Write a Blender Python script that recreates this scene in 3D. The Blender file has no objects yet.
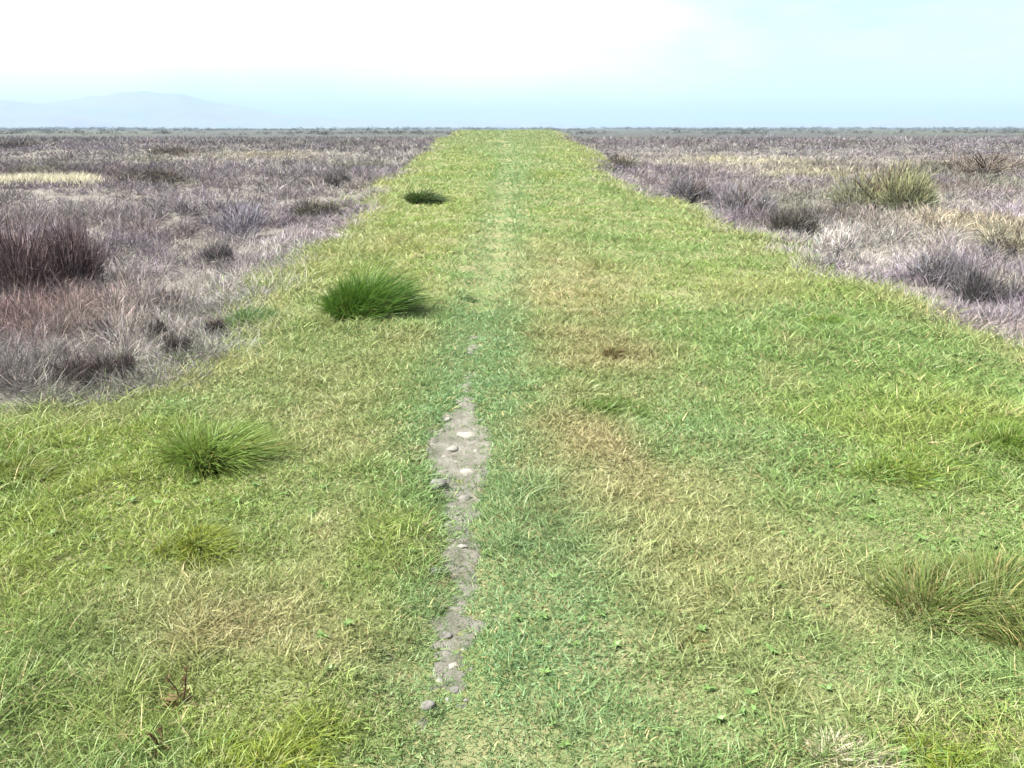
import bpy, bmesh, math
import numpy as np
from mathutils import Vector

rng = np.random.default_rng(7)
scene = bpy.context.scene
COL = scene.collection
R = math.radians

# ------------------------------------------------------------------ camera
W, H = 1024, 768
FPX = 880.0
EYE = 1.65
PITCH = math.atan(256 / FPX)
YAW = math.atan(12 / FPX)          # camera turned slightly right of the track
cam_d = bpy.data.cameras.new("camera")
cam = bpy.data.objects.new("camera", cam_d)
COL.objects.link(cam)
cam.location = (0, 0, EYE)
cam.rotation_euler = (math.pi / 2 - PITCH, 0, -YAW)
cam_d.sensor_width = 36
cam_d.lens = 36 * FPX / W
cam_d.clip_start = 0.05
cam_d.clip_end = 60000
scene.camera = cam
bpy.context.view_layer.update()
CM = np.array(cam.matrix_world.to_3x3())


# ------------------------------------------------------------------ noise
def _hash(ix, iy, seed):
    h = (ix.astype(np.int64) * 374761393 + iy.astype(np.int64) * 668265263 + seed * 1442695041) & 0x7fffffff
    h = ((h ^ (h >> 13)) * 1274126177) & 0x7fffffff
    h = (h ^ (h >> 16)) & 0xffff
    return h / 65535.0


def vnoise(x, y, seed=0):
    x = np.asarray(x, float); y = np.asarray(y, float)
    ix = np.floor(x); iy = np.floor(y)
    fx = x - ix; fy = y - iy
    fx = fx * fx * (3 - 2 * fx); fy = fy * fy * (3 - 2 * fy)
    a = _hash(ix, iy, seed); b = _hash(ix + 1, iy, seed)
    c = _hash(ix, iy + 1, seed); d = _hash(ix + 1, iy + 1, seed)
    return (a * (1 - fx) + b * fx) * (1 - fy) + (c * (1 - fx) + d * fx) * fy


def fbm(x, y, seed=0, octv=3):
    s = 0; a = 0.5; t = 0
    for k in range(octv):
        s = s + a * vnoise(x * 2 ** k + 17.3 * k, y * 2 ** k - 9.1 * k, seed + k)
        t += a; a *= 0.5
    return s / t            # 0..1


def sstep(a, b, x):
    t = np.clip((x - a) / (b - a), 0, 1)
    return t * t * (3 - 2 * t)


# ------------------------------------------------------------------ terrain
TRACK_Z = np.array([(-60, 0), (5, 0), (8, .04), (60, 1.38), (68, 1.45), (78, 1.45), (110, 1.0), (190, -.2), (30000, -.2)])
MOOR_Z = np.array([(-60, -.22), (6, -.22), (60, .62), (70, .65), (82, .62), (115, .2), (190, -.7), (30000, -.7)])
# edges of the grass ride (y along it, x across)
LEFT_E = np.array([(-60, -40), (4.4, -40), (4.75, -9), (5.05, -3.6), (5.35, -2.7), (5.65, -2.15), (6.8, -2.0),
                   (8.2, -2.15), (10, -2.3), (13, -2.45), (19, -2.75), (28, -2.8), (40, -3.0), (60, -3.0), (110, -2.6), (30000, -2.6)])
RIGHT_E = np.array([(-60, 5.5), (3, 4.6), (6.5, 4.05), (8.2, 3.95), (9.6, 3.75), (11, 3.7), (13, 3.55), (16, 3.2),
                    (19, 3.0), (28, 3.1), (45, 3.5), (60, 3.9), (110, 3.4), (30000, 2.6)])


def itp(tab, y):
    return np.interp(y, tab[:, 0], tab[:, 1])


def edge_d(x, y):
    """signed distance into the grass ride, ragged by noise"""
    wob = (fbm(x * 1.1, y * 1.1, 51, 3) - .5) * 1.1 + (fbm(x * 5, y * 5, 57, 2) - .5) * .3
    wob = wob + (fbm(x * .3 + 40, y * .22, 59, 2) - .5) * 1.5 * sstep(9, 16, y)
    dl = x - itp(LEFT_E, y)
    dr = itp(RIGHT_E, y) - x
    # the left front corner: the ride opens out, distance is along y there
    corner = np.where((y < 5.65) & (x < -2.1), np.maximum((5.2 - y) * 1.0, -3), -99)
    dl = np.where((y < 5.65) & (x < -2.1), np.where(dl > 0, np.minimum(dl, np.maximum(corner, .25)), np.maximum(dl, corner)), dl)
    return np.minimum(dl, dr) + wob * np.clip(y / 12, .45, 1.0)


PATH_X = np.array([(-60, -.1), (2, -.13), (3, -.17), (4.5, -.2), (7, -.23), (11, -.12), (19, .1), (30, .2), (60, .2), (30000, .2)])


def path_d(x, y):
    return np.abs(x - itp(PATH_X, y) - (fbm(y * 1.3, y * 0 + 3, 61, 2) - .5) * .12)


def hgt(x, y):
    x = np.asarray(x, float); y = np.asarray(y, float)
    m = sstep(-.8, .15, edge_d(x, y))
    near = np.clip(1 - y / 130, 0, 1)
    zt = itp(TRACK_Z, y) + (fbm(x * .9, y * .9, 3, 3) - .5) * .10 * near + (fbm(x * 3.2, y * 3.2, 8, 2) - .5) * .065 * near
    zt = zt - .045 * np.exp(-(path_d(x, y) / .17) ** 2) * near
    zt = zt - .05 * sstep(1.5, -.2, edge_d(x, y)) * near
    zm = itp(MOOR_Z, y) + (fbm(x * .35, y * .35, 13, 3) - .5) * .34 * near + (fbm(x * 2, y * 2, 19, 2) - .5) * .10 * near
    far = np.clip((np.hypot(x, y) - 150) / 600, 0, 1)
    zm = zm + (fbm(x / 420, y / 420, 23, 3) - .5) * 1.1 * far
    zt = zt + (fbm(x * .28, y * .12, 29, 2) - .5) * .22 * sstep(20, 55, y) * near
    zt = np.where(y > 150, zm * far + zt * (1 - far), zt)
    return zm * (1 - m) + zt * m


def ray(px, py):
    d = CM @ np.array([(px - W / 2) / FPX, -(py - H / 2) / FPX, -1.0])
    return d / np.linalg.norm(d)


def at(px, py):
    """the point of the ground seen at a pixel of the photograph"""
    d = ray(px, py)
    t = np.concatenate([np.arange(1.2, 40, .01), np.arange(40, 400, .1)])
    x = d[0] * t; y = d[1] * t; z = EYE + d[2] * t
    below = np.nonzero(z < hgt(x, y))[0]
    k = below[0] if len(below) else len(t) - 1
    return np.array([x[k], y[k], float(hgt(x[k:k + 1], y[k:k + 1])[0])])


def depth_of(x, y):
    return np.hypot(x, y)


# ------------------------------------------------------------------ mesh helpers
def mesh_np(name, verts, faces_n, loops, mat, colors=None, parent=None, smooth=False, loc=None):
    """verts Nx3, faces_n = corner counts, loops = flat indices"""
    me = bpy.data.meshes.new(name)
    nv, nf, nl = len(verts), len(faces_n), len(loops)
    me.vertices.add(nv); me.loops.add(nl); me.polygons.add(nf)
    me.vertices.foreach_set("co", np.ascontiguousarray(verts, np.float32).ravel())
    me.loops.foreach_set("vertex_index", np.ascontiguousarray(loops, np.int32))
    st = np.zeros(nf, np.int32); st[1:] = np.cumsum(faces_n)[:-1]
    me.polygons.foreach_set("loop_start", st)
    try:
        me.polygons.foreach_set("loop_total", np.ascontiguousarray(faces_n, np.int32))
    except Exception:
        pass
    if smooth:
        me.polygons.foreach_set("use_smooth", np.ones(nf, bool))
    if colors is not None:
        a = me.color_attributes.new("tint", 'FLOAT_COLOR', 'POINT')
        c = np.ones((nv, 4), np.float32); c[:, :3] = colors
        a.data.foreach_set("color", c.ravel())
    me.update(calc_edges=True)
    me.materials.append(mat)
    o = bpy.data.objects.new(name, me)
    COL.objects.link(o)
    if parent is not None:
        o.parent = parent
    if loc is not None:
        o.location = loc
    return o


class Batch:
    """collects blades and twigs, then links them as ONE mesh object"""
    def __init__(s):
        s.v = []; s.f = []; s.l = []; s.c = []; s.n = 0

    def add(s, v, f, l, c):
        s.v.append(v); s.f.append(f); s.l.append(l + s.n); s.c.append(c); s.n += len(v)

    def blades(s, base, dirn, length, width, bend, c0, c1, seg=2, facing=None):
        n = len(base)
        if n == 0:
            return
        length = np.broadcast_to(length, (n,)); width = np.broadcast_to(width, (n,))
        if facing is None:
            ang = rng.uniform(0, math.tau, n)
            facing = np.stack([np.cos(ang), np.sin(ang), 0 * ang], 1)
        side = np.cross(dirn, facing); side /= np.linalg.norm(side, axis=1, keepdims=True) + 1e-9
        rows, cols = [], []
        for k in range(seg):
            t = k / seg
            p = base + dirn * (length * t)[:, None] + bend * (length * t * t)[:, None]
            w = (width * (1 - t ** 1.6) * .5 * (0.75 if k == 0 else 1))[:, None]
            rows += [p - side * w, p + side * w]
            cc = c0 * (1 - t) + c1 * t
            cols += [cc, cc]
        rows.append(base + dirn * length[:, None] + bend * length[:, None]); cols.append(c1 + 0 * c0)
        nvp = 2 * seg + 1
        v = np.stack(rows, 1).reshape(-1, 3); c = np.stack(cols, 1).reshape(-1, 3)
        lp = []; fc = []
        for k in range(seg - 1):
            lp += [2 * k, 2 * k + 1, 2 * k + 3, 2 * k + 2]; fc.append(4)
        lp += [2 * seg - 2, 2 * seg - 1, 2 * seg]; fc.append(3)
        L = (np.arange(n)[:, None] * nvp + np.array(lp)[None]).ravel()
        s.add(v, np.tile(np.array(fc, np.int32), n), L, c)

    def tubes(s, p0, p1, p2, r0, r2, c):
        n = len(p0)
        d = p2 - p0; d /= np.linalg.norm(d, axis=1, keepdims=True) + 1e-9
        a = np.cross(d, np.array([.31, .74, .2])); a /= np.linalg.norm(a, axis=1, keepdims=True) + 1e-9
        b = np.cross(d, a)
        rows = []
        for p, r in ((p0, r0), (p1, (r0 + r2) / 2), (p2, r2)):
            r = np.broadcast_to(r, (n,))[:, None]
            for k in range(4):
                rows.append(p + r * (a * math.cos(k * math.pi / 2) + b * math.sin(k * math.pi / 2)))
        v = np.stack(rows, 1).reshape(-1, 3)
        lp = []
        for q in range(2):
            for k in range(4):
                k2 = (k + 1) % 4
                lp += [q * 4 + k, q * 4 + k2, q * 4 + 4 + k2, q * 4 + 4 + k]
        L = (np.arange(n)[:, None] * 12 + np.array(lp)[None]).ravel()
        s.add(v, np.full(8 * n, 4, np.int32), L, np.repeat(np.broadcast_to(c, (n, 3)), 12, axis=0))

    def build(s, name, mat, parent=None, loc=None):
        return mesh_np(name, np.concatenate(s.v), np.concatenate(s.f), np.concatenate(s.l), mat,
                       np.concatenate(s.c), parent, loc=loc)


def tag(o, label=None, cat=None, group=None, kind=None):
    if label: o['label'] = label
    if cat: o['category'] = cat
    if group: o['group'] = group
    if kind: o['kind'] = kind
    return o


def thing(name, loc, label, cat, group=None):
    o = bpy.data.objects.new(name, None)
    o.empty_display_size = .1
    COL.objects.link(o)
    o.location = [float(q) for q in loc]
    return tag(o, label, cat, group)


# ------------------------------------------------------------------ materials
def new_mat(name):
    m = bpy.data.materials.new(name); m.use_nodes = True
    nt = m.node_tree; nt.nodes.clear()
    out = nt.nodes.new("ShaderNodeOutputMaterial")
    return m, nt, out


def plant_mat(name, transl=.35, rough=.6, spec=.2):
    m, nt, out = new_mat(name)
    N, K = nt.nodes.new, nt.links.new
    at_ = N("ShaderNodeAttribute"); at_.attribute_name = "tint"
    geo = N("ShaderNodeNewGeometry")
    no = N("ShaderNodeTexNoise"); no.inputs["Scale"].default_value = 30
    K(geo.outputs["Position"], no.inputs["Vector"])
    mr = N("ShaderNodeMapRange"); mr.inputs[3].default_value = .8; mr.inputs[4].default_value = 1.2
    K(no.outputs["Fac"], mr.inputs[0])
    mul = N("ShaderNodeVectorMath"); mul.operation = 'SCALE'
    K(at_.outputs["Color"], mul.inputs[0]); K(mr.outputs[0], mul.inputs["Scale"])
    p = N("ShaderNodeBsdfPrincipled")
    p.inputs["Roughness"].default_value = rough
    p.inputs["Specular IOR Level"].default_value = spec
    K(mul.outputs[0], p.inputs["Base Color"])
    if transl > 0:
        t = N("ShaderNodeBsdfTranslucent"); K(mul.outputs[0], t.inputs["Color"])
        mx = N("ShaderNodeMixShader"); mx.inputs[0].default_value = transl
        K(p.outputs[0], mx.inputs[1]); K(t.outputs[0], mx.inputs[2]); K(mx.outputs[0], out.inputs[0])
    else:
        K(p.outputs[0], out.inputs[0])
    return m


M_GRASS = plant_mat("grass_blade", .38, .5, .25)
M_DRY = plant_mat("dry_grass", .3, .7, .15)
M_TWIG = plant_mat("heather_twig", .15, .85, .1)
M_WOOD = plant_mat("woody_stem", 0, .9, .1)
M_LEAF = plant_mat("shrub_leaf", .25, .6, .2)


def ramp(nt, fac, stops):
    r = nt.nodes.new("ShaderNodeValToRGB")
    e = r.color_ramp.elements
    while len(e) < len(stops): e.new(.5)
    for q, (p, c) in zip(e, stops):
        q.position = p; q.color = (*c, 1)
    nt.links.new(fac, r.inputs[0])
    return r.outputs[0]


def tex(nt, vec, scale, detail=4, rough=.55):
    n = nt.nodes.new("ShaderNodeTexNoise")
    n.inputs["Scale"].default_value = scale; n.inputs["Detail"].default_value = detail
    n.inputs["Roughness"].default_value = rough
    nt.links.new(vec, n.inputs["Vector"])
    return n.outputs["Fac"]


def mixc(nt, fac, a, b):
    m = nt.nodes.new("ShaderNodeMix"); m.data_type = 'RGBA'
    if isinstance(fac, (int, float)): m.inputs[0].default_value = fac
    else: nt.links.new(fac, m.inputs[0])
    nt.links.new(a, m.inputs[6]); nt.links.new(b, m.inputs[7])
    return m.outputs[2]


def bump(nt, h, dist, strength=.6):
    b = nt.nodes.new("ShaderNodeBump"); b.inputs["Distance"].default_value = dist
    b.inputs["Strength"].default_value = strength
    nt.links.new(h, b.inputs["Height"])
    return b.outputs[0]


def ground_mat():
    """thatch under the turf, litter under the heather (mask: attribute 'tint', r = turf, rgb tint)"""
    m, nt, out = new_mat("ground_cover")
    N, K = nt.nodes.new, nt.links.new
    geo = N("ShaderNodeNewGeometry").outputs["Position"]
    a = N("ShaderNodeAttribute"); a.attribute_name = "tint"
    sep = N("ShaderNodeSeparateColor"); K(a.outputs["Color"], sep.inputs[0])
    n1 = tex(nt, geo, 2.2, 6); n2 = tex(nt, geo, 45, 5, .7); n3 = tex(nt, geo, .11, 5); n4 = tex(nt, geo, .006, 6)
    turf = mixc(nt, n2, ramp(nt, n1, [(.3, (.045, .06, .022)), (.7, (.085, .085, .045))]),
                ramp(nt, n1, [(.3, (.075, .10, .035)), (.7, (.14, .13, .075))]))
    heath = mixc(nt, n2, ramp(nt, n1, [(.3, (.045, .04, .038)), (.7, (.085, .08, .072))]),
                 ramp(nt, n1, [(.35, (.07, .066, .062)), (.7, (.125, .12, .105))]))
    heath_far = mixc(nt, n3, ramp(nt, n4, [(.3, (.022, .025, .026)), (.48, (.04, .042, .046)), (.6, (.034, .042, .03)), (.75, (.065, .066, .055))]),
                     ramp(nt, n4, [(.3, (.032, .033, .036)), (.5, (.028, .034, .026)), (.7, (.055, .056, .048))]))
    h2 = mixc(nt, sep.outputs[1], heath, heath_far)
    c = mixc(nt, sep.outputs[0], h2, turf)
    p = N("ShaderNodeBsdfPrincipled"); p.inputs["Roughness"].default_value = .95
    p.inputs["Specular IOR Level"].default_value = .1
    K(c, p.inputs["Base Color"]); K(bump(nt, n2, .02), p.inputs["Normal"]); K(p.outputs[0], out.inputs[0])
    return m


def soil_mat():
    m, nt, out = new_mat("trodden_soil")
    N, K = nt.nodes.new, nt.links.new
    geo = N("ShaderNodeNewGeometry").outputs["Position"]
    n1 = tex(nt, geo, 9, 7, .65); n2 = tex(nt, geo, 75, 6, .75)
    c = mixc(nt, n2, ramp(nt, n1, [(.36, (.05, .056, .034)), (.5, (.085, .083, .066)), (.64, (.125, .12, .10))]),
             ramp(nt, n1, [(.36, (.085, .092, .06)), (.5, (.135, .13, .11)), (.64, (.19, .185, .165))]))
    p = N("ShaderNodeBsdfPrincipled"); p.inputs["Roughness"].default_value = .95
    K(c, p.inputs["Base Color"]); K(bump(nt, n2, .03, 1.0), p.inputs["Normal"]); K(p.outputs[0], out.inputs[0])
    return m


def stone_mat(name, dark, light):
    m, nt, out = new_mat(name)
    N, K = nt.nodes.new, nt.links.new
    geo = N("ShaderNodeNewGeometry").outputs["Position"]
    n1 = tex(nt, geo, 22, 6, .65); n2 = tex(nt, geo, 160, 5, .7)
    c = mixc(nt, n2, ramp(nt, n1, [(.35, dark), (.65, light)]), ramp(nt, n1, [(.3, tuple(q * .7 for q in dark)), (.7, tuple(q * 1.15 for q in light))]))
    p = N("ShaderNodeBsdfPrincipled"); p.inputs["Roughness"].default_value = .9
    K(c, p.inputs["Base Color"]); K(bump(nt, n2, .004, .7), p.inputs["Normal"]); K(p.outputs[0], out.inputs[0])
    return m


M_GROUND = ground_mat(); M_SOIL = soil_mat()
M_STONE_D = stone_mat("dark_stone", (.035, .033, .03), (.09, .088, .08))
M_STONE_G = stone_mat("grey_stone", (.07, .07, .06), (.13, .13, .115))
M_STONE_L = stone_mat("pale_stone", (.085, .083, .07), (.15, .145, .125))

# ------------------------------------------------------------------ ground sheet
def axis(fine_lo, fine_hi, step, reach, lo_reach=None):
    mid = np.arange(fine_lo, fine_hi + 1e-6, step)
    up = [fine_hi]; s = step
    while up[-1] < reach:
        s *= 1.13; up.append(up[-1] + s)
    dn = [fine_lo]; s = step
    lr = lo_reach if lo_reach is not None else -reach
    while dn[-1] > lr:
        s *= 1.13; dn.append(dn[-1] - s)
    return np.concatenate([np.array(dn[1:])[::-1], mid, np.array(up[1:])])


gx = axis(-9, 9, .07, 16000)
gy = axis(0, 26, .07, 16000, -3000)
GX, GY = np.meshgrid(gx, gy)
GZ = hgt(GX, GY)
ny, nx = GX.shape
idx = np.arange(nx * ny).reshape(ny, nx)
quads = np.stack([idx[:-1, :-1], idx[:-1, 1:], idx[1:, 1:], idx[1:, :-1]], -1).reshape(-1, 4)
ed = edge_d(GX, GY)
gmask = sstep(-.2, .15, ed) * np.where(GY > 190, np.clip(1 - (GY - 190) / 60, 0, 1), 1)
farm = np.clip((np.hypot(GX, GY) - 60) / 90, 0, 1)
gcol = np.stack([gmask, farm, 0 * gmask], -1).reshape(-1, 3)
ground = mesh_np("ground", np.stack([GX, GY, GZ], -1).reshape(-1, 3), np.full(len(quads), 4, np.int32), quads.ravel(), M_GROUND, gcol, smooth=True)
tag(ground, kind='structure')

# worn earth of the footpath: only where the turf is rubbed through
def bare(x, y):
    """0..1, how far the turf is worn off the path"""
    d = path_d(x, y)
    worn = (np.exp(-((y - 4.45) / .62) ** 2) * 1.0 + np.exp(-((y - 2.72) / .30) ** 2) * .42
            + np.exp(-((y - 3.4) / .5) ** 2) * .28 + .32 * np.exp(-((y - 6.2) / 2.2) ** 2) + .23 * sstep(2.0, 2.4, y) * sstep(6.2, 4.6, y))
    w = .075 + .085 * np.exp(-((y - 4.4) / .6) ** 2)
    return worn * np.exp(-(d / w) ** 2) + (fbm(x * 9, y * 9, 71, 3) - .5) * .85


px_ = np.arange(-.75, .45, .0125); py_ = np.arange(1.6, 9.5, .0125)
PX, PY = np.meshgrid(px_, py_)
BR = bare(PX, PY)
keep = (BR > .2) & (path_d(PX, PY) < .3)
kq = keep[:-1, :-1] & keep[1:, 1:] & keep[:-1, 1:] & keep[1:, :-1]
idx = np.arange(PX.size).reshape(PX.shape)
quads = np.stack([idx[:-1, :-1], idx[:-1, 1:], idx[1:, 1:], idx[1:, :-1]], -1)[kq]
used, inv = np.unique(quads.ravel(), return_inverse=True)
PZ = hgt(PX, PY) + np.clip((BR - .36) * .06, -.014, .008) + (fbm(PX * 38, PY * 38, 75, 3) - .5) * .022 + (fbm(PX * 6, PY * 6, 76, 2) - .5) * .010
pv = np.stack([PX, PY, PZ], -1).reshape(-1, 3)[used]
path = mesh_np("path", pv, np.full(len(quads), 4, np.int32), inv, M_SOIL, smooth=True)
tag(path, kind='structure')

# ------------------------------------------------------------------ plant colours, patch by patch of ground
GREEN = np.array((.102, .172, .050)); COOL = np.array((.094, .178, .074)); YELL = np.array((.136, .188, .034))
STRAW = np.array((.200, .208, .092)); DEEP = np.array((.05, .10, .02)); TAN = np.array((.215, .18, .095))


class Patches:
    def __init__(s): s.p = []

    def add(s, px, py, rx, ry, c, w):
        q = at(px, py); s.p.append((q[0], q[1], rx, ry, np.array(c), w)); return s

    def apply(s, x, y, c):
        for (qx, qy, rx, ry, pc, w) in s.p:
            jx = (fbm(x * 2.3, y * 2.3, 91, 2) - .5) * rx * .9
            jy = (fbm(x * 2.3, y * 2.3, 95, 2) - .5) * ry * .9
            k = (min(.95, w * 1.3) * np.exp(-((x + jx - qx) / rx) ** 2 - ((y + jy - qy) / ry) ** 2))[:, None]
            c = c * (1 - k) + pc * k
        return c


GP = Patches()
for a in [
    # left of the path
    (60, 560, .7, .7, YELL, .6), (120, 480, .6, .6, YELL, .7), (60, 440, .7, .3, YELL, .7), (230, 600, .5, .4, STRAW, .45),
    (240, 640, .4, .25, TAN, .7), (320, 560, .12, .6, STRAW, .6), (335, 430, .25, .8, STRAW, .45), (390, 550, .2, .5, YELL, .6),
    (280, 725, .28, .22, YELL, .9), (140, 710, .3, .2, YELL, .5), (60, 660, .4, .3, GREEN, .5), (380, 350, .4, 1.2, STRAW, .3), (390, 245, .7, 1.2, TAN, .45),
    (330, 320, .3, .8, STRAW, .35), (440, 210, .8, 5, YELL, .45), (470, 165, 1., 9, YELL, .3), (300, 370, .5, .6, STRAW, .3), (240, 400, .7, .5, STRAW, .25),
    # right of the path
    (600, 490, .38, .7, STRAW, .7), (600, 445, .38, .6, TAN, .7), (640, 560, .35, .4, STRAW, .6), (680, 530, .4, .4, STRAW, .5), (570, 280, .6, 2.2, TAN, .6), (610, 350, .45, .8, TAN, .55),
    (755, 290, .45, .6, STRAW, .6), (720, 275, .7, .8, YELL, .35), (640, 250, .7, 2, GREEN, .5), (830, 320, .6, .8, GREEN, .6), (880, 440, .6, .6, YELL, .5),
    (960, 420, .8, .8, YELL, .55), (1000, 480, .5, .5, GREEN, .6), (690, 600, .3, .2, STRAW, .5), (690, 640, .3, .16, TAN, .3), (860, 600, .35, .3, STRAW, .5),
    (780, 700, .3, .15, STRAW, .5), (960, 740, .2, .14, YELL, .9), (760, 550, .4, .3, STRAW, .4), (560, 740, .25, .2, STRAW, .3), (880, 690, .3, .2, STRAW, .3),
    (560, 560, .3, .8, COOL, .6), (540, 660, .25, .3, COOL, .5), (620, 720, .4, .2, COOL, .35), (900, 680, .4, .2, COOL, .35), (720, 430, .5, .6, COOL, .4), (700, 330, .6, .9, GREEN, .4),
]: GP.add(*a)


def turf_colour(x, y):
    n = len(x)
    f1 = fbm(x * .7, y * .7, 33, 3); f2 = fbm(x * 2.6, y * 2.0, 37, 3); f3 = fbm(x * .25, y * .09, 41, 2)
    c = GREEN[None] * np.ones((n, 1))
    k = sstep(.5, .75, f1)[:, None]; c = c * (1 - k * .6) + YELL * k * .6
    k = sstep(.5, .72, f2)[:, None]; c = c * (1 - k * .5) + STRAW * k * .5
    k = sstep(.55, .75, f3)[:, None]; c = c * (1 - k * .4) + COOL * k * .4
    # cool, fine grass on and beside the path
    k = (.85 * np.exp(-(np.maximum(path_d(x - .07, y) - .12, 0) / .3) ** 2))[:, None]
    c = c * (1 - k) + COOL * k
    c = GP.apply(x, y, c)
    k = (.55 * sstep(28, 60, y))[:, None]; c = c * (1 - k) + np.array((.125, .168, .088)) * k  # distance haze painted in: far turf fades to a pale grey-green
    # dry rim beside the heath
    e = edge_d(x, y)
    k = (.55 * np.exp(-((e - .05) / .3) ** 2))[:, None]
    c = c * (1 - k) + STRAW * k
    # every blade its own shade
    v = rng.normal(0, 1, (n, 1))
    c = c * np.exp(v * .19)
    dead = rng.random(n)
    dm = (dead < .08)[:, None]
    c = np.where(dm, np.array((.22, .195, .095)) * np.exp(rng.normal(0, .25, (n, 1))), c)
    dk = (dead > .965)[:, None]
    c = np.where(dk, DEEP * np.exp(rng.normal(0, .2, (n, 1))), c)
    return np.clip(c, .005, .6)


def scatter(xlo, xhi, ylo, yhi, dens_fn, dmax):
    n = int((xhi - xlo) * (yhi - ylo) * dmax)
    x = rng.uniform(xlo, xhi, n); y = rng.uniform(ylo, yhi, n)
    k = rng.random(n) * dmax < dens_fn(x, y)
    return x[k], y[k]


def in_sight(x, y, margin):
    """inside the wedge the camera sees, widened by a margin in metres"""
    return np.abs(x - y * math.tan(YAW)) < np.maximum(y, 0) * .62 + margin


def turf_density(x, y, top):
    r = np.hypot(x, y)
    d = top * np.minimum(1, (3.0 / np.maximum(r, .1)) ** 1.55)
    d = d * (.35 + .65 * sstep(-.15, .25, edge_d(x, y))) * (edge_d(x, y) > -.35)
    return d * np.clip(1.1 - 1.1 * np.clip(bare(x, y) - .22, 0, 1), .36, 1)


GB = Batch()
for (ylo, yhi, xw, top) in ((.6, 4, 5.5, 9500), (4, 9, 8.5, 9500), (9, 22, 9, 9500), (22, 50, 9, 9500), (50, 125, 6, 12000)):
    rm = max(ylo, .6)
    dmax = top * min(1, (3.0 / rm) ** 1.55)
    x, y = scatter(-xw, xw, ylo, yhi, lambda a, b: turf_density(a, b, top) * in_sight(a, b, 1.5), dmax)
    n = len(x); r = np.hypot(x, y)
    z = hgt(x, y)
    tuft = fbm(x * 6, y * 6, 81, 2); rough = fbm(x * .8, y * .8, 83, 3)
    lod = np.maximum(1, (r / 3.0) ** .72)
    onp = np.exp(-(path_d(x, y) / .22) ** 2)
    L = (.020 + .085 * tuft ** 1.6 + .05 * sstep(.5, .8, rough)) * rng.uniform(.55, 1.2, n) * (1 - .45 * onp) * np.minimum(lod, 2.6) ** .55
    L *= 1 + .5 * np.exp(-(edge_d(x, y) / .4) ** 2)
    Wd = .0042 * lod * rng.uniform(.6, 1.3, n)
    ang = rng.uniform(0, math.tau, n); tilt = np.abs(rng.normal(0, .5, n)) + .2
    d = np.stack([np.cos(ang) * np.sin(tilt), np.sin(ang) * np.sin(tilt), np.cos(tilt)], 1)
    a2 = ang + rng.normal(0, .6, n)
    bend = np.stack([np.cos(a2), np.sin(a2), -.45 + 0 * a2], 1) * rng.uniform(.15, .75, n)[:, None]
    c1 = turf_colour(x, y)
    c0 = c1 * .75 + np.array((.16, .15, .07)) * .25
    GB.blades(np.stack([x, y, z - .006], 1), d, L, Wd, bend, c0, c1, seg=3 if yhi <= 9 else 2)
# short undergrowth: fine moss-height leaves that close the turf near the camera
for (ylo, yhi, xw, top) in ((.6, 4, 4.5, 17000), (4, 8, 6.5, 9000)):
    x, y = scatter(-xw, xw, ylo, yhi, lambda a, b: top * (edge_d(a, b) > -.1) * in_sight(a, b, .8) * np.clip(1.2 - 1.6 * np.clip(bare(a, b) - .15, 0, 1), .1, 1), top)
    n = len(x)
    ang = rng.uniform(0, math.tau, n); tilt = rng.uniform(.3, 1.2, n)
    d = np.stack([np.cos(ang) * np.sin(tilt), np.sin(ang) * np.sin(tilt), np.cos(tilt)], 1)
    bend = np.stack([np.cos(ang), np.sin(ang), -.5 + 0 * ang], 1) * rng.uniform(.1, .5, n)[:, None]
    c1 = turf_colour(x, y) * np.array((.92, .92, .95))
    lod = 1 if yhi <= 4 else 1.5
    GB.blades(np.stack([x, y, hgt(x, y) - .003], 1), d, rng.uniform(.012, .03, n) * lod, .0042 * lod * rng.uniform(.7, 1.5, n), bend, c1, c1, seg=2)
# broad-leaved rosettes (plantain, clover) woven through the turf
x, y = scatter(-6, 6, .8, 9, lambda a, b: 26 * (edge_d(a, b) > .2) * in_sight(a, b, .8) * (path_d(a, b) > .1) * sstep(.45, .62, fbm(a * 1.1, b * 1.1, 191, 2)), 26)
k = np.repeat(np.arange(len(x)), 7); n = len(k)
ang = rng.uniform(0, math.tau, n); tilt = rng.uniform(.7, 1.35, n)
d = np.stack([np.cos(ang) * np.sin(tilt), np.sin(ang) * np.sin(tilt), np.cos(tilt)], 1)
sz = (.014 + .02 * rng.random(len(x)))[k] * rng.uniform(.7, 1.3, n)
c1 = np.array((.085, .15, .042)) * np.exp(rng.normal(0, .22, (n, 1)))
GB.blades(np.stack([x[k], y[k], hgt(x, y)[k] + .012], 1), d, sz, sz * .45, np.stack([np.cos(ang) * .1, np.sin(ang) * .1, -.35 + 0 * ang], 1), c1 * .9, c1, seg=4, facing=np.tile((0., 0., 1.), (n, 1)) + rng.normal(0, .15, (n, 3)))
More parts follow.
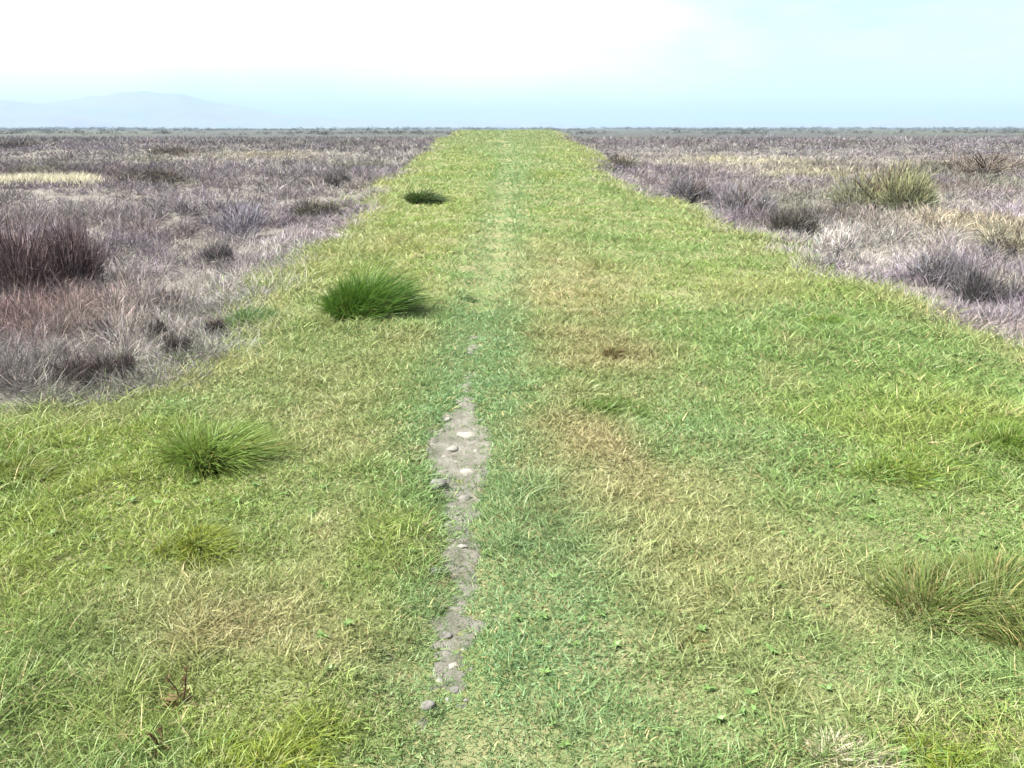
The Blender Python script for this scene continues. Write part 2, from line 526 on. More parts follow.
# turf blades straying out into the heath
for (ylo, yhi, xw, top) in ((3, 14, 9, 260), (14, 50, 9, 60)):
    x, y = scatter(-xw, xw, ylo, yhi, lambda a, b: top * np.clip(1 + (edge_d(a, b) + .2) / 1.1, 0, 1) ** 1.5 * (edge_d(a, b) < .2) * in_sight(a, b, 1.5), top)
    n = len(x); r = np.hypot(x, y)
    ang = rng.uniform(0, math.tau, n); tilt = rng.uniform(.1, .8, n)
    d = np.stack([np.cos(ang) * np.sin(tilt), np.sin(ang) * np.sin(tilt), np.cos(tilt)], 1)
    bend = np.stack([np.cos(ang), np.sin(ang), -.5 + 0 * ang], 1) * rng.uniform(.1, .6, n)[:, None]
    c1 = turf_colour(x, y)
    GB.blades(np.stack([x, y, hgt(x, y) - .003], 1), d, rng.uniform(.08, .2, n), .0042 * np.maximum(1, (r / 3) ** .8) * rng.uniform(.7, 1.4, n), bend, c1, c1, seg=2)
grass = GB.build("grass", M_GRASS)
tag(grass, kind='stuff')
NGRASS = GB.n

# ------------------------------------------------------------------ heath
H_GREY = np.array((.122, .111, .119)); H_PURP = np.array((.106, .092, .116)); H_BROWN = np.array((.108, .086, .078))
H_DARK = np.array((.035, .028, .028)); H_PALE = np.array((.20, .196, .184)); H_STRAW = np.array((.30, .28, .17)); H_GRN = np.array((.085, .105, .05))
H_PINK = np.array((.172, .116, .114))
HP = Patches()
for a in [
    (60, 320, 1.2, 1.2, H_PINK, .75), (20, 270, 1.2, 1.0, H_DARK, .6), (230, 310, 1.2, 2.2, H_PALE, .7), (130, 375, 1.0, .5, H_PALE, .55), (300, 270, .9, 2.0, H_PALE, .6),
    (240, 215, 1.6, 2.5, H_PURP, .85), (120, 220, 2.5, 2.5, H_GREY, .6), (170, 175, 2.5, 2.2, H_DARK, .45), (300, 215, .8, 1.5, H_DARK, .35), (330, 185, 1.5, 3, H_GREY, .6),
    (250, 157, 3.0, 3.0, H_STRAW, .6), (60, 150, 6, 4, H_PURP, .5), (20, 200, 2, 2, H_GREY, .6),
    (700, 195, 1.6, 2.6, H_PURP, .85), (650, 165, 2.0, 5, H_PURP, .7), (790, 225, .8, 1.0, H_DARK, .6), (830, 240, .9, 1.1, H_PALE, .85), (760, 185, 2, 3, H_GREY, .7),
    (960, 275, .9, .9, H_PURP, .7), (975, 300, .7, .6, H_DARK, .4), (1000, 240, .9, 1.2, H_STRAW, .5), (900, 240, 1.0, 1.0, H_PALE, .6), (740, 163, 3, 3, H_STRAW, .6), (800, 175, 2.5, 2, H_STRAW, .4), (940, 225, 1.2, 1.2, H_STRAW, .4),
    (980, 165, 3.5, 3, H_BROWN, .7), (870, 200, 1.6, 2, H_GRN, .6), (1000, 200, 1.6, 1.6, H_GREY, .7), (930, 170, 2, 3, H_GRN, .35), (690, 150, 3, 4, H_GREY, .6),
]: HP.add(*a)


def heath_colour(x, y):
    n = len(x)
    c = H_GREY[None] * np.ones((n, 1))
    c = c * np.exp((fbm(x * .4, y * .28, 117, 3) - .5) * 2.6)[:, None]
    for f, th, pc, w in ((fbm(x * .5, y * .5, 101, 3), .5, H_PURP, .7), (fbm(x * .7, y * .7, 105, 3), .53, H_BROWN, .7),
                         (fbm(x * .9, y * .5, 109, 3), .56, H_PALE, .7), (fbm(x * .33, y * .2, 113, 3), .6, H_GRN, .6)):
        k = (sstep(th, th + .18, f) * w)[:, None]; c = c * (1 - k) + pc * k
    c = c * np.array((1.12, 1.1, 1.14))
    k = (.6 * sstep(22, 45, y))[:, None]; c = c * (1 - k) + np.array((.066, .066, .078)) * k    # blue-grey of the hazy distance painted into the far heath, darkening it
    return HP.apply(x, y, c)


def bush_sprigs(B, cx, cy, cz, rad, hh, col, ns, wid, spread_c=.28):
    """twiggy domes: sprigs fan out from the root to the dome's surface"""
    nb = len(cx)
    k = np.repeat(np.arange(nb), ns)
    n = len(k)
    u = rng.random(n); ang = rng.uniform(0, math.tau, n)
    th = np.arccos(1 - u * .96)                         # from the vertical
    lump = .72 + .5 * rng.random(n) + .25 * np.sin(ang * 3 + k) * np.sin(th * 2)
    tip = np.stack([np.sin(th) * np.cos(ang) * rad[k], np.sin(th) * np.sin(ang) * rad[k], np.cos(th) * hh[k] + .02], 1) * lump[:, None]
    s0 = rng.uniform(.45, .88, n)[:, None]
    root = np.stack([cx[k], cy[k], cz[k]], 1)
    base = root + tip * s0 * np.array((1, 1, .85))
    d = tip * (1 - s0) + rng.normal(0, .25, (n, 3)) * (rad[k] * .4)[:, None] + np.array((0, 0, 1)) * (hh[k] * .10)[:, None]
    L = np.linalg.norm(d, axis=1); d /= L[:, None] + 1e-9
    c1 = np.clip(col[k] * np.exp(rng.normal(0, spread_c, (n, 1))) * np.exp(rng.normal(0, .06, (n, 3))), .008, .7)
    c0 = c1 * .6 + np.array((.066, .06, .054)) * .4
    bend = rng.normal(0, .3, (n, 3))
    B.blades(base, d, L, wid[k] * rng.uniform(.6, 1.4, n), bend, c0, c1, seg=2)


def heath_batch(xsign):
    B = Batch()
    for (ylo, yhi, xw, top, ns, k) in ((2, 9, 10, 16, 330, 1.0), (9, 18, 15, 9, 150, 1.0), (18, 35, 25, 5.5, 70, 1.25), (35, 70, 46, 2.6, 24, 1.7), (70, 130, 85, .35, 18, 2.8)):
        lo, hi = (-xw, 0) if xsign < 0 else (0, xw)
        x, y = scatter(lo, hi, ylo, yhi, lambda a, b: top * np.clip((-edge_d(a, b) + .12) / .4, 0, 1) ** 2 * in_sight(a, b, 3) * (.4 + .6 * sstep(.3, .55, fbm(a * .8, b * .8, 121, 3))), top)
        n = len(x)
        size = (.10 + .20 * fbm(x * .5, y * .5, 125, 2) + .08 * rng.random(n)) * k
        low = .55 + .45 * sstep(-.2, -1.3, edge_d(x, y))
        r = size * rng.uniform(.8, 1.3, n); h = size * rng.uniform(.7, 1.15, n) * low / k ** .6
        c = heath_colour(x, y) * np.exp(rng.normal(0, .22, (n, 1)))
        wid = .0046 * np.maximum(1, np.hypot(x, y) / 7) ** .95 * np.ones(n)
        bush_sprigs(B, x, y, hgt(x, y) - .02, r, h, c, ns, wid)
    # thin pale dry grass between the bushes
    for (ylo, yhi, xw, top, sz) in ((2, 14, 11, 260, 1), (14, 40, 25, 32, 1.9), (40, 80, 46, 5, 3)):
        lo, hi = (-xw, 0) if xsign < 0 else (0, xw)
        x, y = scatter(lo, hi, ylo, yhi, lambda a, b: top * (edge_d(a, b) < .1) * in_sight(a, b, 2) * sstep(.35, .7, fbm(a * 1.2, b * .9, 131, 3)), top)
        n = len(x)
        ang = rng.uniform(0, math.tau, n); tilt = np.abs(rng.normal(0, .35, n))
        d = np.stack([np.cos(ang) * np.sin(tilt), np.sin(ang) * np.sin(tilt), np.cos(tilt)], 1)
        bend = np.stack([np.cos(ang), np.sin(ang), -.4 + 0 * ang], 1) * rng.uniform(.1, .6, n)[:, None]
        c = np.array((.22, .22, .165)) * np.exp(rng.normal(0, .25, (n, 1))); c = c * .55 + heath_colour(x, y) * .6
        B.blades(np.stack([x, y, hgt(x, y) - .01], 1), d, rng.uniform(.10, .28, n) * sz ** .3, .004 * np.maximum(1, np.hypot(x, y) / 6) * rng.uniform(.7, 1.3, n), bend, c, c, seg=2)
    return B


hl = heath_batch(-1).build("heather", M_TWIG); tag(hl, kind='stuff')
hr = heath_batch(1).build("heather", M_TWIG); tag(hr, kind='stuff')


# ------------------------------------------------------------------ single plants
def tussock(px, py, w_px, h_px, cols, label, name="grass_tussock", cat="grass tussock", n=None, droop=.6, wind=(.25, 0, 0), dead=.2, group=None, dense=1.0):
    p = at(px, py)
    dist = math.hypot(p[0], p[1])
    rad = w_px / 2 * dist / FPX; hh = h_px * dist / FPX
    t = thing(name, p, label, cat, group)
    n = n or int(np.clip(26000 * rad ** 1.1, 500, 6500) * dense)
    if dist > 12: n = int(n * .4)
    NC = 9
    ca = rng.uniform(0, math.tau, NC); cr = rad * .78 * np.sqrt(rng.uniform(0, 1, NC)); cr[0] = 0
    ccx = cr * np.cos(ca); ccy = cr * np.sin(ca) * .8
    csz = rng.uniform(.6, 1.2, NC); chh = (1.1 - .55 * cr / rad) * rng.uniform(.7, 1.1, NC)
    for part, m, cnt in (("green_blades", M_GRASS, int(n * (1 - dead))), ("dead_blades", M_DRY, int(n * dead))):
        B = Batch()
        rr = rad * .34 * np.sqrt(rng.random(cnt)); an = rng.uniform(0, math.tau, cnt)
        kk = rng.integers(0, NC, cnt)
        bx = rr * np.cos(an) * csz[kk] + ccx[kk]; by = rr * np.sin(an) * csz[kk] + ccy[kk]
        bz = hgt(bx + p[0], by + p[1]) - p[2] - .01
        q = rr / (rad * .34)
        tilt = .12 + q * .75 * rng.uniform(.6, 1.2, cnt)
        a2 = an + rng.normal(0, .45, cnt)
        d = np.stack([np.cos(a2) * np.sin(tilt), np.sin(a2) * np.sin(tilt), np.cos(tilt)], 1) + np.array(wind) * .5
        d /= np.linalg.norm(d, axis=1, keepdims=True)
        L = hh * rng.uniform(.5, 1.3, cnt) * (1 - .35 * q) * chh[kk]
        if part == "dead_blades": L *= .8
        bend = np.stack([np.cos(a2), np.sin(a2), -.9 + 0 * a2], 1) * (rng.uniform(.2, 1, cnt) * droop)[:, None] + np.array(wind)
        if part == "green_blades":
            f = rng.random((cnt, 1)); c1 = np.array(cols[0]) * f + np.array(cols[1]) * (1 - f)
        else:
            c1 = np.array(cols[2]) * np.ones((cnt, 1))
        c1 = np.clip(c1 * np.exp(rng.normal(0, .2, (cnt, 1))), .004, .7)
        wd = .0042 * max(1, (dist / 3) ** .7) * rng.uniform(.7, 1.4, cnt)
        B.blades(np.stack([bx, by, bz], 1), d, L, wd, bend, c1 * .85, c1, seg=3)
        B.build(part, m, t)
    return t


G1 = (DEEP * .95, (.075, .125, .02), (.14, .115, .05))
tussock(368, 310, 78, 56, ((.028, .07, .008), (.06, .125, .018), (.09, .085, .03)), "large deep green grass tussock on the ride, farther up than the broad olive one", dense=1.4, droop=.4)
tussock(204, 464, 88, 70, ((.07, .125, .022), (.115, .168, .034), (.16, .15, .045)), "broad olive green grass tussock near the left heath corner, before the deep green one", droop=.6)
tussock(421, 204, 28, 24, ((.02, .04, .012), (.045, .08, .02), (.08, .07, .03)), "small nearly black green tussock far up the ride by its left edge", dense=1.2)
tussock(825, 325, 52, 15, ((.05, .10, .014), (.085, .14, .02), (.13, .12, .04)), "small fresh green tuft alone on the right half of the ride near the heath")
tussock(606, 411, 84, 18, ((.05, .095, .018), (.075, .12, .022), (.15, .13, .06)), "low flat dark green tuft just right of the path beside the strawy turf", droop=.9)
tussock(200, 548, 90, 34, ((.085, .12, .014), (.12, .15, .02), (.16, .15, .04)), "small olive yellow tuft below the broad olive tussock, on the left grass", droop=.9, dense=.7)
tussock(275, 765, 190, 40, ((.10, .145, .014), (.14, .175, .022), (.18, .17, .05)), "bright yellow green tuft at the front edge of the picture, left of the path", droop=.9, dense=.7)
tussock(962, 768, 140, 36, ((.10, .15, .012), (.14, .175, .02), (.18, .16, .05)), "bright yellow green tuft in the front right corner of the grass", droop=.8, dense=.7)
tussock(1000, 612, 230, 66, ((.062, .095, .022), (.095, .13, .034), (.16, .14, .06)), "tall dark olive rushy tussock at the right edge of the picture", dead=.35, dense=1.2)
tussock(20, 474, 90, 34, ((.07, .10, .014), (.10, .125, .02), (.13, .11, .04)), "low dull olive tuft at the left edge in front of the heath", droop=.9, dense=.8)
tussock(900, 468, 190, 20, ((.06, .105, .012), (.10, .145, .02), (.14, .13, .04)), "wide low mid green tussock on the right grass between fresh tuft and dark rushy tussock", droop=.9, dense=.8)
tussock(1010, 446, 110, 28, ((.06, .11, .016), (.095, .15, .025), (.16, .15, .06)), "rough green tuft on the right margin just above the wide low tussock", dense=.9)
tussock(848, 766, 84, 48, ((.16, .175, .085), (.23, .23, .13), (.37, .35, .26)), "bleached whitish dry grass tuft on the front right grass", name="dry_grass_tuft", cat="dry grass tuft", dead=.55, dense=.6, droop=.7)
tussock(770, 690, 60, 20, ((.07, .09, .014), (.10, .115, .02), (.14, .12, .04)), "small brownish olive tuft above the bleached whitish tuft", droop=.9, dense=.6)
tussock(690, 640, 60, 16, ((.09, .10, .025), (.12, .125, .03), (.15, .10, .045)), "faded brown green tuft in the strawy turf right of the path", droop=.9, dead=.5, dense=.6)
tussock(612, 355, 20, 18, ((.08, .09, .03), (.12, .12, .05), (.13, .085, .045)), "tiny brown withered tuft beyond the low flat dark tuft", dead=.6, dense=.8)
tussock(655, 500, 80, 16, ((.11, .13, .05), (.15, .16, .07), (.24, .19, .11)), "low pale straw coloured tuft in the middle of the right grass", droop=.9, dead=.5, dense=.6)
tussock(250, 325, 60, 30, ((.05, .10, .03), (.075, .13, .045), (.13, .13, .06)), "cool green tuft on the ride's left rim beside the pale heath", dense=.8)
tussock(520, 545, 50, 14, ((.045, .10, .03), (.065, .125, .045), (.12, .12, .06)), "low cool green tuft close against the right side of the worn path", droop=.9, dense=.6)


for k, (a, b, w_) in enumerate(((437, 497, 26), (425, 560, 24), (437, 612, 30), (378, 655, 36), (398, 700, 26), (432, 716, 36), (470, 590, 18), (466, 300, 22), (476, 372, 22))):
    tussock(a, b, w_, w_ * .42, ((.03, .05, .015), (.055, .085, .025), (.09, .085, .05)), "small dark green tuft growing along the edge of the worn path", name="path_tuft", cat="grass tuft", droop=.9, group="dark tufts along the path", dense=.7)


def weed(px, py, w_px, h_px, label):
    """a withered dock: rosette of dead leaves and a few broken stalks"""
    p = at(px, py); dist = math.hypot(p[0], p[1]); rad = w_px / 2 * dist / FPX; hh = h_px * dist / FPX
    t = thing("withered_dock", p, label, "dead plant")
    n = 26
    an = rng.uniform(0, math.tau, n); tilt = rng.uniform(.6, 1.25, n)
    d = np.stack([np.cos(an) * np.sin(tilt), np.sin(an) * np.sin(tilt), np.cos(tilt)], 1)
    B = Batch(); c = np.array((.085, .055, .03)) * np.exp(rng.normal(0, .3, (n, 1)))
    B.blades(np.zeros((n, 3)), d, rad * rng.uniform(.7, 1.3, n), .022 * rng.uniform(.6, 1.3, n), np.stack([np.cos(an) * .2, np.sin(an) * .2, -.5 + 0 * an], 1), c, c, seg=4)
    B.build("dead_leaves", M_DRY, t)
    for k in range(3):
        B = Batch(); a = rng.uniform(0, math.tau); q = np.array([[math.cos(a) * .3, math.sin(a) * .3, 1]]) * hh * rng.uniform(.7, 1.1)
        B.tubes(np.array([[0, 0, -.01]]), q * .5 + .004, q, np.array([.003]), np.array([.0018]), np.array((.09, .06, .035)))
        m = 14; tt = rng.uniform(.55, 1, m)[:, None]; an = rng.uniform(0, math.tau, m)
        B.blades(q * tt, np.stack([np.cos(an), np.sin(an), .6 + 0 * an], 1) / 1.17, .012, .005, np.zeros((m, 3)), np.tile((.075, .045, .025), (m, 1)), np.tile((.10, .06, .03), (m, 1)))
        B.build("stalk", M_DRY, t)
    return t


weed(182, 705, 44, 46, "dark brown withered dock on the front left grass")
weed(160, 752, 30, 28, "smaller withered dock on the front left grass, nearest the picture's bottom edge")


def shrub(px, py, w_px, h_px, cols, label, name, cat, mat, ns, tipcol=None, group=None, stemc=(.06, .045, .035), open_=.0):
    """woody shrub > stems, foliage"""
    p = at(px, py); dist = math.hypot(p[0], p[1]); rad = w_px / 2 * dist / FPX; hh = h_px * dist / FPX
    t = thing(name, p, label, cat, group)
    S = Batch(); nst = 22
    an = rng.uniform(0, math.tau, nst); q = rng.uniform(.2, .85, nst)
    tip = np.stack([np.cos(an) * rad * q, np.sin(an) * rad * q, hh * np.sqrt(1 - q * q) * rng.uniform(.75, 1.05, nst)], 1)
    mid = tip * np.array((.42, .42, .55)) + rng.normal(0, .03, (nst, 3)) * rad
    rs = .010 * (hh / .8) * max(1, dist / 12)
    S.tubes(np.zeros((nst, 3)) + rng.normal(0, .02, (nst, 3)) - np.array((0, 0, .03)), mid, tip, rs, rs * .3, np.array(stemc))
    S.build("stems", M_WOOD, t)
    F = Batch()
    nl = 7
    ll = rng.uniform(.25, .75, (nl, 1)); aa = rng.uniform(0, math.tau, nl)
    lx = np.cos(aa) * rad * .55; ly = np.sin(aa) * rad * .55; lz = rng.uniform(.0, .32, nl) * hh
    lr = rad * rng.uniform(.42, .62, nl); lh = hh * rng.uniform(.5, .72, nl)
    f = rng.random((nl, 1)); lc = np.array(cols[0]) * f + np.array(cols[1]) * (1 - f)
    wid = np.full(nl, .0048 * max(1, dist / 7)); ns = int(ns * 1.8)
    bush_sprigs(F, lx, ly, lz, lr, lh, lc, ns, wid, .35)
    F.build("foliage", mat, t)
    if tipcol is not None:
        T = Batch(); m = int(nl * ns * .22)
        k = rng.integers(0, nl, m); th = np.arccos(1 - rng.random(m) * .7); an = rng.uniform(0, math.tau, m)
        o = np.stack([np.sin(th) * np.cos(an) * lr[k], np.sin(th) * np.sin(an) * lr[k], np.cos(th) * lh[k]], 1)
        b = np.stack([lx[k], ly[k], lz[k]], 1) + o * rng.uniform(.85, 1.15, (m, 1))
        d = o / np.linalg.norm(o, axis=1, keepdims=True) * .5 + np.array((0, 0, .8)); d /= np.linalg.norm(d, axis=1, keepdims=True)
        c = np.array(tipcol) * np.exp(rng.normal(0, .25, (m, 1)))
        T.blades(b, d, hh * .14 * rng.uniform(.6, 1.3, m), wid[0] * 1.1, rng.normal(0, .1, (m, 3)), c, c)
        T.build("young_foliage", mat, t)
    return t


DK = ((.022, .018, .02), (.05, .038, .04))
shrub(882, 213, 88, 48, ((.085, .095, .05), (.13, .14, .08)), "green gorse bush with yellowish tops, tallest shrub on the right heath", "gorse_bush", "shrub", M_LEAF, 320, (.19, .19, .10))
shrub(35, 300, 118, 74, ((.032, .02, .026), (.07, .046, .054)), "large blackish heather bush at the left edge of the heath", "heather_bush", "shrub", M_TWIG, 420, (.13, .10, .10))
shrub(88, 388, 62, 34, DK, "low dark heather clump at the front of the left heath, nearest to the grass", "heather_bush", "shrub", M_TWIG, 160)
shrub(124, 380, 34, 28, DK, "little dark heather clump touching the right side of the front dark clump", "heather_bush", "shrub", M_TWIG, 90)
shrub(180, 358, 30, 26, DK, "small round black heather clump in the pale left heath", "heather_bush", "shrub", M_TWIG, 110)
shrub(106, 342, 22, 25, DK, "small dark heather sprig at the foot of the pinkish brown heath", "heather_bush", "shrub", M_TWIG, 90)
shrub(158, 343, 20, 24, DK, "small dark heather sprig just beyond the round black clump", "heather_bush", "shrub", M_TWIG, 90)
shrub(217, 338, 22, 20, DK, "small dark heather sprig on pale heath, nearest the grass rim", "heather_bush", "shrub", M_TWIG, 90)
shrub(172, 312, 28, 26, ((.06, .055, .06), (.10, .09, .095)), "grey heather clump among pale dry stems on the left heath", "heather_bush", "shrub", M_TWIG, 90)
shrub(219, 268, 26, 26, ((.04, .04, .045), (.08, .075, .085)), "dusky heather clump at the near side of the lilac patch", "heather_bush", "shrub", M_TWIG, 90)
shrub(240, 240, 52, 40, ((.15, .14, .175), (.20, .19, .225)), "pale lilac heather bush on the left heath beside the ride", "heather_bush", "shrub", M_TWIG, 160)
shrub(318, 218, 44, 18, ((.045, .045, .035), (.08, .075, .06)), "dark olive heather bush against the ride's left rim", "heather_bush", "shrub", M_TWIG, 110)
shrub(338, 188, 26, 17, ((.075, .072, .075), (.11, .105, .108)), "small dull heather bush further up the ride's left rim", "heather_bush", "shrub", M_TWIG, 90)
shrub(152, 186, 64, 18, ((.05, .045, .042), (.08, .07, .065)), "long low dark heather bush beyond the end of the pale reed strip", "heather_bush", "shrub", M_TWIG, 90)
shrub(176, 156, 44, 9, ((.06, .052, .05), (.085, .075, .07)), "distant dark heather bush behind the long low one", "heather_bush", "shrub", M_TWIG, 50)
shrub(20, 150, 40, 9, ((.055, .05, .055), (.08, .075, .08)), "distant dark heather bush at the far left behind the pale reed strip", "heather_bush", "shrub", M_TWIG, 50)
shrub(792, 236, 46, 26, ((.03, .03, .022), (.055, .055, .05)), "dark heather bush against the ride's right rim", "heather_bush", "shrub", M_TWIG, 130)
shrub(745, 218, 60, 34, ((.08, .077, .088), (.125, .12, .135)), "violet grey heather bush left of the dark one on the right rim", "heather_bush", "shrub", M_TWIG, 130)
shrub(690, 205, 50, 30, ((.09, .086, .098), (.14, .135, .148)), "violet grey heather bush, leftmost of those along the right rim", "heather_bush", "shrub", M_TWIG, 120)
shrub(835, 262, 36, 40, ((.30, .28, .28), (.44, .42, .40)), "whitish bleached heather bush with upright stems on the right heath", "heather_bush", "shrub", M_TWIG, 110, stemc=(.3, .28, .26))
shrub(985, 312, 66, 44, ((.05, .048, .053), (.09, .086, .095)), "dark violet heather bush nearest the camera on the right heath", "heather_bush", "shrub", M_TWIG, 220)
shrub(935, 285, 56, 38, ((.085, .08, .092), (.13, .125, .142)), "mauve grey heather bush beside the dark violet one", "heather_bush", "shrub", M_TWIG, 180)
shrub(1010, 255, 60, 36, ((.15, .145, .105), (.20, .19, .14)), "straw coloured dry bush at the right edge of the heath", "heather_bush", "shrub", M_TWIG, 130)
shrub(985, 178, 80, 24, ((.075, .065, .055), (.11, .098, .085)), "brown heather bush behind the gorse at the far right", "heather_bush", "shrub", M_TWIG, 70)
shrub(620, 168, 36, 14, ((.07, .07, .05), (.11, .105, .085)), "small olive grey bush far up the ride's right rim", "heather_bush", "shrub", M_TWIG, 60)


def reed_strip():
    """the pale band of dry reeds across the left heath"""
    a, b = at(-60, 188), at(112, 186)
    t = thing("reed_bed", (a + b) / 2, "pale straw coloured strip of dry reeds across the left heath", "reeds")
    o = (a + b) / 2; n = 5200
    for part, cnt, c in (("dry_stems", n, (.42, .40, .31)), ("green_blades", 900, (.15, .16, .07))):
        u = rng.random(cnt); x = a[0] + (b[0] - a[0]) * u; y = a[1] + (b[1] - a[1]) * u + rng.normal(0, .35, cnt) + (fbm(x * .5, x * 0, 151, 2) - .5) * 1.0
        an = rng.uniform(0, math.tau, cnt); tl = np.abs(rng.normal(0, .3, cnt))
        d = np.stack([np.cos(an) * np.sin(tl), np.sin(an) * np.sin(tl), np.cos(tl)], 1)
        cc = np.array(c) * np.exp(rng.normal(0, .18, (cnt, 1)))
        B = Batch()
        B.blades(np.stack([x, y, hgt(x, y)], 1) - o, d, rng.uniform(.25, .5, cnt) * sstep(0, .1, u) * (.5 + .5 * sstep(1, .8, u)), .016 * rng.uniform(.6, 1.3, cnt), np.stack([np.cos(an), np.sin(an), -.3 + 0 * an], 1) * .35, cc, cc)
        B.build(part, M_DRY, t)


reed_strip()


# ------------------------------------------------------------------ stones on the path
def stone(px, py, w_px, mat, label, flat=.55, seed=0, group=None):
    p = at(px, py); dist = math.hypot(p[0], p[1]); r = w_px / 2 * dist / FPX
    bm = bmesh.new(); bmesh.ops.create_icosphere(bm, subdivisions=3, radius=1)
    lr = np.random.default_rng(seed + 900)
    planes = lr.normal(0, 1, (9, 3)); planes /= np.linalg.norm(planes, axis=1, keepdims=True)
    cut = lr.uniform(.62, .95, 9); ax = (lr.uniform(.85, 1.2), lr.uniform(.7, 1.05), flat)
    for v in bm.verts:
        q = np.array(v.co)
        for pl, cc in zip(planes, cut):
            s = q @ pl
            if s > cc: q = q - pl * (s - cc) * .9
        q = q * (1 + .06 * math.sin(q[0] * 9 + seed) * math.sin(q[1] * 7 + q[2] * 8))
        v.co = Vector((q[0] * ax[0] * r, q[1] * ax[1] * r, q[2] * ax[2] * r))
    me = bpy.data.meshes.new("path_stone"); bm.to_mesh(me); bm.free(); me.materials.append(mat)
    for f in me.polygons: f.use_smooth = True
    o = bpy.data.objects.new("path_stone", me); COL.objects.link(o)
    o.location = (p[0], p[1], p[2] + r * flat * .08); o.rotation_euler = (lr.uniform(-.2, .2), lr.uniform(-.2, .2), lr.uniform(0, 6.28))
    return tag(o, label, "stone", group)


stone(438, 488, 25, M_STONE_D, "dark stone shape added for a shaded hollow, left side of the worn path patch", .8, 1)  # stone form stands in for a dark, shaded hollow in the path
stone(468, 437, 25, M_STONE_L, "large pale flat stone at the far end of the worn path patch", .35, 2)
stone(447, 421, 12, M_STONE_G, "small grey stone beyond the large pale flat one", .6, 3)
stone(468, 474, 16, M_STONE_L, "pale rounded stone in the middle of the worn path patch", .5, 4)
stone(462, 501, 22, M_STONE_D, "flat dark stone at the near end of the worn path patch", .35, 5)
stone(452, 450, 16, M_STONE_G, "mid grey stone beside the path's large pale flat stone", .5, 6)
stone(446, 636, 16, M_STONE_D, "small dark stone on the near stretch of path, farthest of its cluster", .5, 7)
stone(454, 668, 20, M_STONE_L, "whitish stone on the near stretch of path between dark ones", .45, 8)
stone(428, 708, 24, M_STONE_D, "brown black stone beside the path, nearest of all the stones", .5, 9)
stone(456, 690, 18, M_STONE_D, "dark stone just below the whitish stone on the near path", .4, 10)
stone(436, 572, 14, M_STONE_D, "little dark stone half way between the two bare stretches of path", .5, 11)
stone(462, 548, 14, M_STONE_G, "little grey stone in the grassy middle of the path", .5, 12)
for k, (a, b, w) in enumerate(((442, 432, 7), (476, 452, 8), (456, 463, 6), (474, 487, 7), (450, 478, 7), (466, 462, 6), (448, 650, 8), (462, 652, 7), (440, 682, 9), (448, 700, 8), (466, 702, 8), (458, 640, 6), (444, 458, 6), (480, 468, 6), (454, 510, 7), (470, 520, 7))):
    stone(a, b, w, M_STONE_G, "tiny grey pebble lying in the worn soil of the path", .6, 20 + k, "pebbles on the path")

# ------------------------------------------------------------------ far land: scrub line and hills
def far_scrub():
    B = Batch()
    for (dist, cnt, hmax, xr) in ((420, 900, 1.6, 420), (900, 1000, 2.6, 800), (2200, 1500, 5.5, 1800)):
        x = rng.uniform(-xr, xr, cnt); y = dist * (1 + rng.normal(0, .12, cnt) + .25 * (fbm(x / dist * 6, x * 0, 161 + dist, 3) - .5))
        keep = fbm(x / dist * 14, x * 0 + 5, 171 + dist, 3) > .42
        x, y = x[keep], y[keep]; n = len(x)
        h = hmax * rng.uniform(.5, 1.1, n); r = h * rng.uniform(.9, 1.8, n)
        c = np.array((.03, .034, .026)) * np.exp(rng.normal(0, .3, (n, 1)))
        bush_sprigs(B, x, y, hgt(x, y), r, h, c, 26, h * .14)
    o = B.build("far_scrub", M_LEAF); tag(o, kind='stuff')


far_scrub()


def hills():
    m, nt, out = new_mat("hill_grass")
    N, K = nt.nodes.new, nt.links.new
    geo = N("ShaderNodeNewGeometry").outputs["Position"]
    c = ramp(nt, tex(nt, geo, .002, 6), [(.35, (.045, .06, .03)), (.55, (.08, .08, .05)), (.7, (.06, .045, .04))])
    p = N("ShaderNodeBsdfPrincipled"); p.inputs["Roughness"].default_value = 1
    K(c, p.inputs["Base Color"]); K(p.outputs[0], out.inputs[0])
    a = np.linspace(R(-48), R(42), 260); rr = np.linspace(7800, 12200, 40)
    A, RR = np.meshgrid(a, rr)
    px = np.tan(A + 0) * FPX + 500
    prof = np.interp(px, [-400, -100, 0, 60, 120, 165, 200, 240, 280, 340, 430, 530, 600, 700, 740, 800, 860, 900, 1000, 1100, 1500],
                     [19, 23, 24, 22, 26, 30, 29, 21, 14, 9, 7, 7, 2, 5, 7, 4, 7, 9, 6, 8, 10])
    across = np.sin(np.clip((RR - 7800) / 4400, 0, 1) * math.pi) ** .8
    Z = (prof / FPX * 10000 * across) * (.8 + .4 * fbm(A * 30, RR / 900, 181, 4)) - 8
    X = RR * np.sin(A); Y = RR * np.cos(A)
    idx = np.arange(A.size).reshape(A.shape)
    q = np.stack([idx[:-1, :-1], idx[:-1, 1:], idx[1:, 1:], idx[1:, :-1]], -1).reshape(-1, 4)
    o = mesh_np("hills", np.stack([X, Y, Z], -1).reshape(-1, 3), np.full(len(q), 4, np.int32), q.ravel(), m, smooth=True)
    tag(o, kind='structure')


hills()


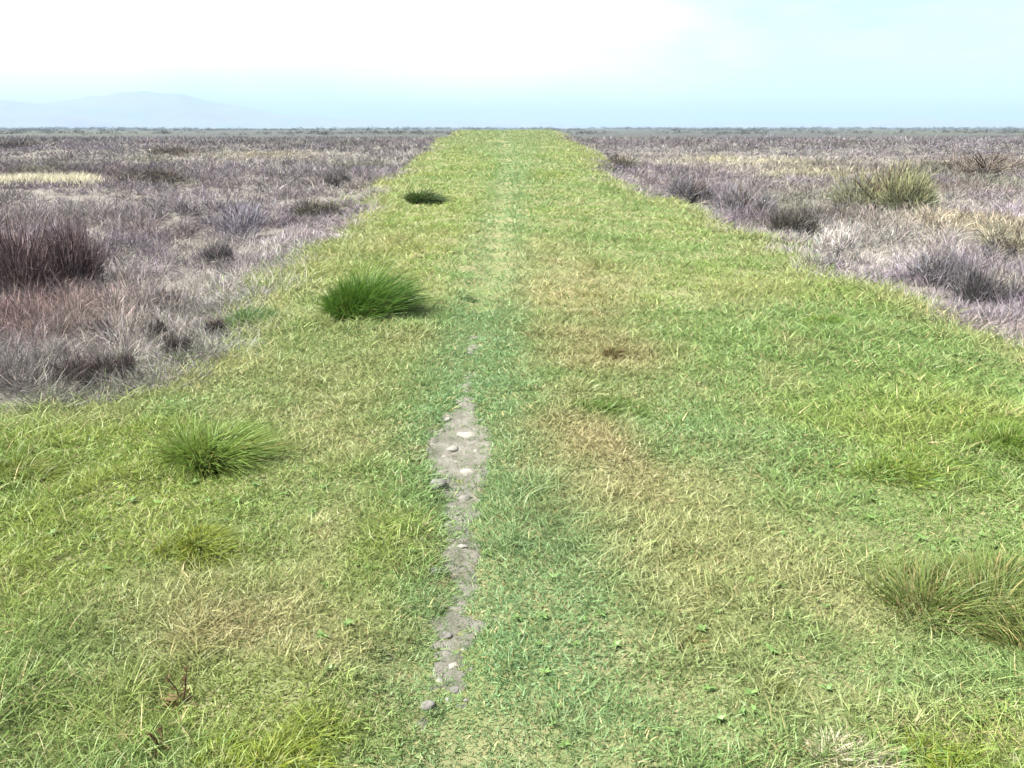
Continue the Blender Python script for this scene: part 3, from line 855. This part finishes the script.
# ------------------------------------------------------------------ air
def haze():
    m, nt, out = new_mat("pale_air")
    v = nt.nodes.new("ShaderNodeVolumePrincipled")
    v.inputs["Color"].default_value = (.215, .30, .41, 1)
    v.inputs["Density"].default_value = 1.8e-4
    v.inputs["Anisotropy"].default_value = .0
    nt.links.new(v.outputs[0], out.inputs["Volume"])
    bm = bmesh.new(); bmesh.ops.create_cube(bm, size=1)
    bmesh.ops.scale(bm, vec=(32000, 32000, 360), verts=bm.verts)
    bmesh.ops.translate(bm, vec=(0, 6000, 180 - 12), verts=bm.verts)
    me = bpy.data.meshes.new("haze"); bm.to_mesh(me); bm.free(); me.materials.append(m)
    o = bpy.data.objects.new("haze", me); COL.objects.link(o)
    tag(o, kind='stuff')


haze()

# ------------------------------------------------------------------ sky and sun
SUN_EL, SUN_AZ = R(54), R(-105)           # azimuth from +Y, clockwise seen from above: sun on the left, a little behind
w = bpy.data.worlds.new("World"); scene.world = w; w.use_nodes = True
nt = w.node_tree; nt.nodes.clear()
N, K = nt.nodes.new, nt.links.new
out = N("ShaderNodeOutputWorld"); bg = N("ShaderNodeBackground"); bg.inputs["Strength"].default_value = .05
sky = N("ShaderNodeTexSky"); sky.sky_type = 'NISHITA'; sky.sun_disc = False
sky.sun_elevation = SUN_EL; sky.sun_rotation = SUN_AZ
sky.air_density = 1; sky.dust_density = .5; sky.ozone_density = 1
tc = N("ShaderNodeTexCoord")
mp = N("ShaderNodeMapping"); mp.inputs["Scale"].default_value = (1, 1, 3.2); mp.inputs["Location"].default_value = (.35, 0, .1)
K(tc.outputs["Generated"], mp.inputs["Vector"])
c1 = tex(nt, mp.outputs[0], 2.2, 7, .55)
# cloud cover: broken low down on the right, closed overhead and on the left
sep = N("ShaderNodeSeparateXYZ"); K(tc.outputs["Generated"], sep.inputs[0])
cov = N("ShaderNodeMath"); cov.operation = 'MULTIPLY_ADD'; cov.inputs[1].default_value = -.36; cov.inputs[2].default_value = .07
K(sep.outputs[0], cov.inputs[0])
up = N("ShaderNodeMath"); up.operation = 'MULTIPLY_ADD'; up.inputs[1].default_value = 1.5
K(sep.outputs[2], up.inputs[0]); K(cov.outputs[0], up.inputs[2])
sm = N("ShaderNodeMath"); sm.operation = 'ADD'; K(c1, sm.inputs[0]); K(up.outputs[0], sm.inputs[1])
mr = N("ShaderNodeMapRange"); mr.interpolation_type = 'SMOOTHSTEP'
mr.inputs[1].default_value = .42; mr.inputs[2].default_value = .82; mr.inputs[3].default_value = 0; mr.inputs[4].default_value = .92
K(sm.outputs[0], mr.inputs[0])
cl = N("ShaderNodeRGB"); cl.outputs[0].default_value = (5.3, 5.2, 5.1, 1)
tn = N("ShaderNodeVectorMath"); tn.operation = 'MULTIPLY'; tn.inputs[1].default_value = (.56, .665, .88)   # cleaner, bluer clear air
K(sky.outputs[0], tn.inputs[0])
mx = mixc(nt, mr.outputs[0], tn.outputs[0], cl.outputs[0])
K(mx, bg.inputs[0]); K(bg.outputs[0], out.inputs[0])

sd = bpy.data.lights.new("sun", 'SUN'); sd.energy = 4.4; sd.angle = R(4); sd.color = (1, .95, .87)
so = bpy.data.objects.new("sun", sd); COL.objects.link(so)
sdir = Vector((math.sin(SUN_AZ) * math.cos(SUN_EL), math.cos(SUN_AZ) * math.cos(SUN_EL), math.sin(SUN_EL)))
so.rotation_euler = sdir.to_track_quat('Z', 'Y').to_euler(); so.location = sdir * 50

vs = scene.view_settings
vs.view_transform = 'Standard'; vs.look = 'None'; vs.gamma = 1; vs.use_curve_mapping = False
vs.exposure = 2.74
scene.cycles.volume_bounces = 1
scene.cycles.max_bounces = 6
scene.cycles.use_denoising = True
print("grass verts", NGRASS)
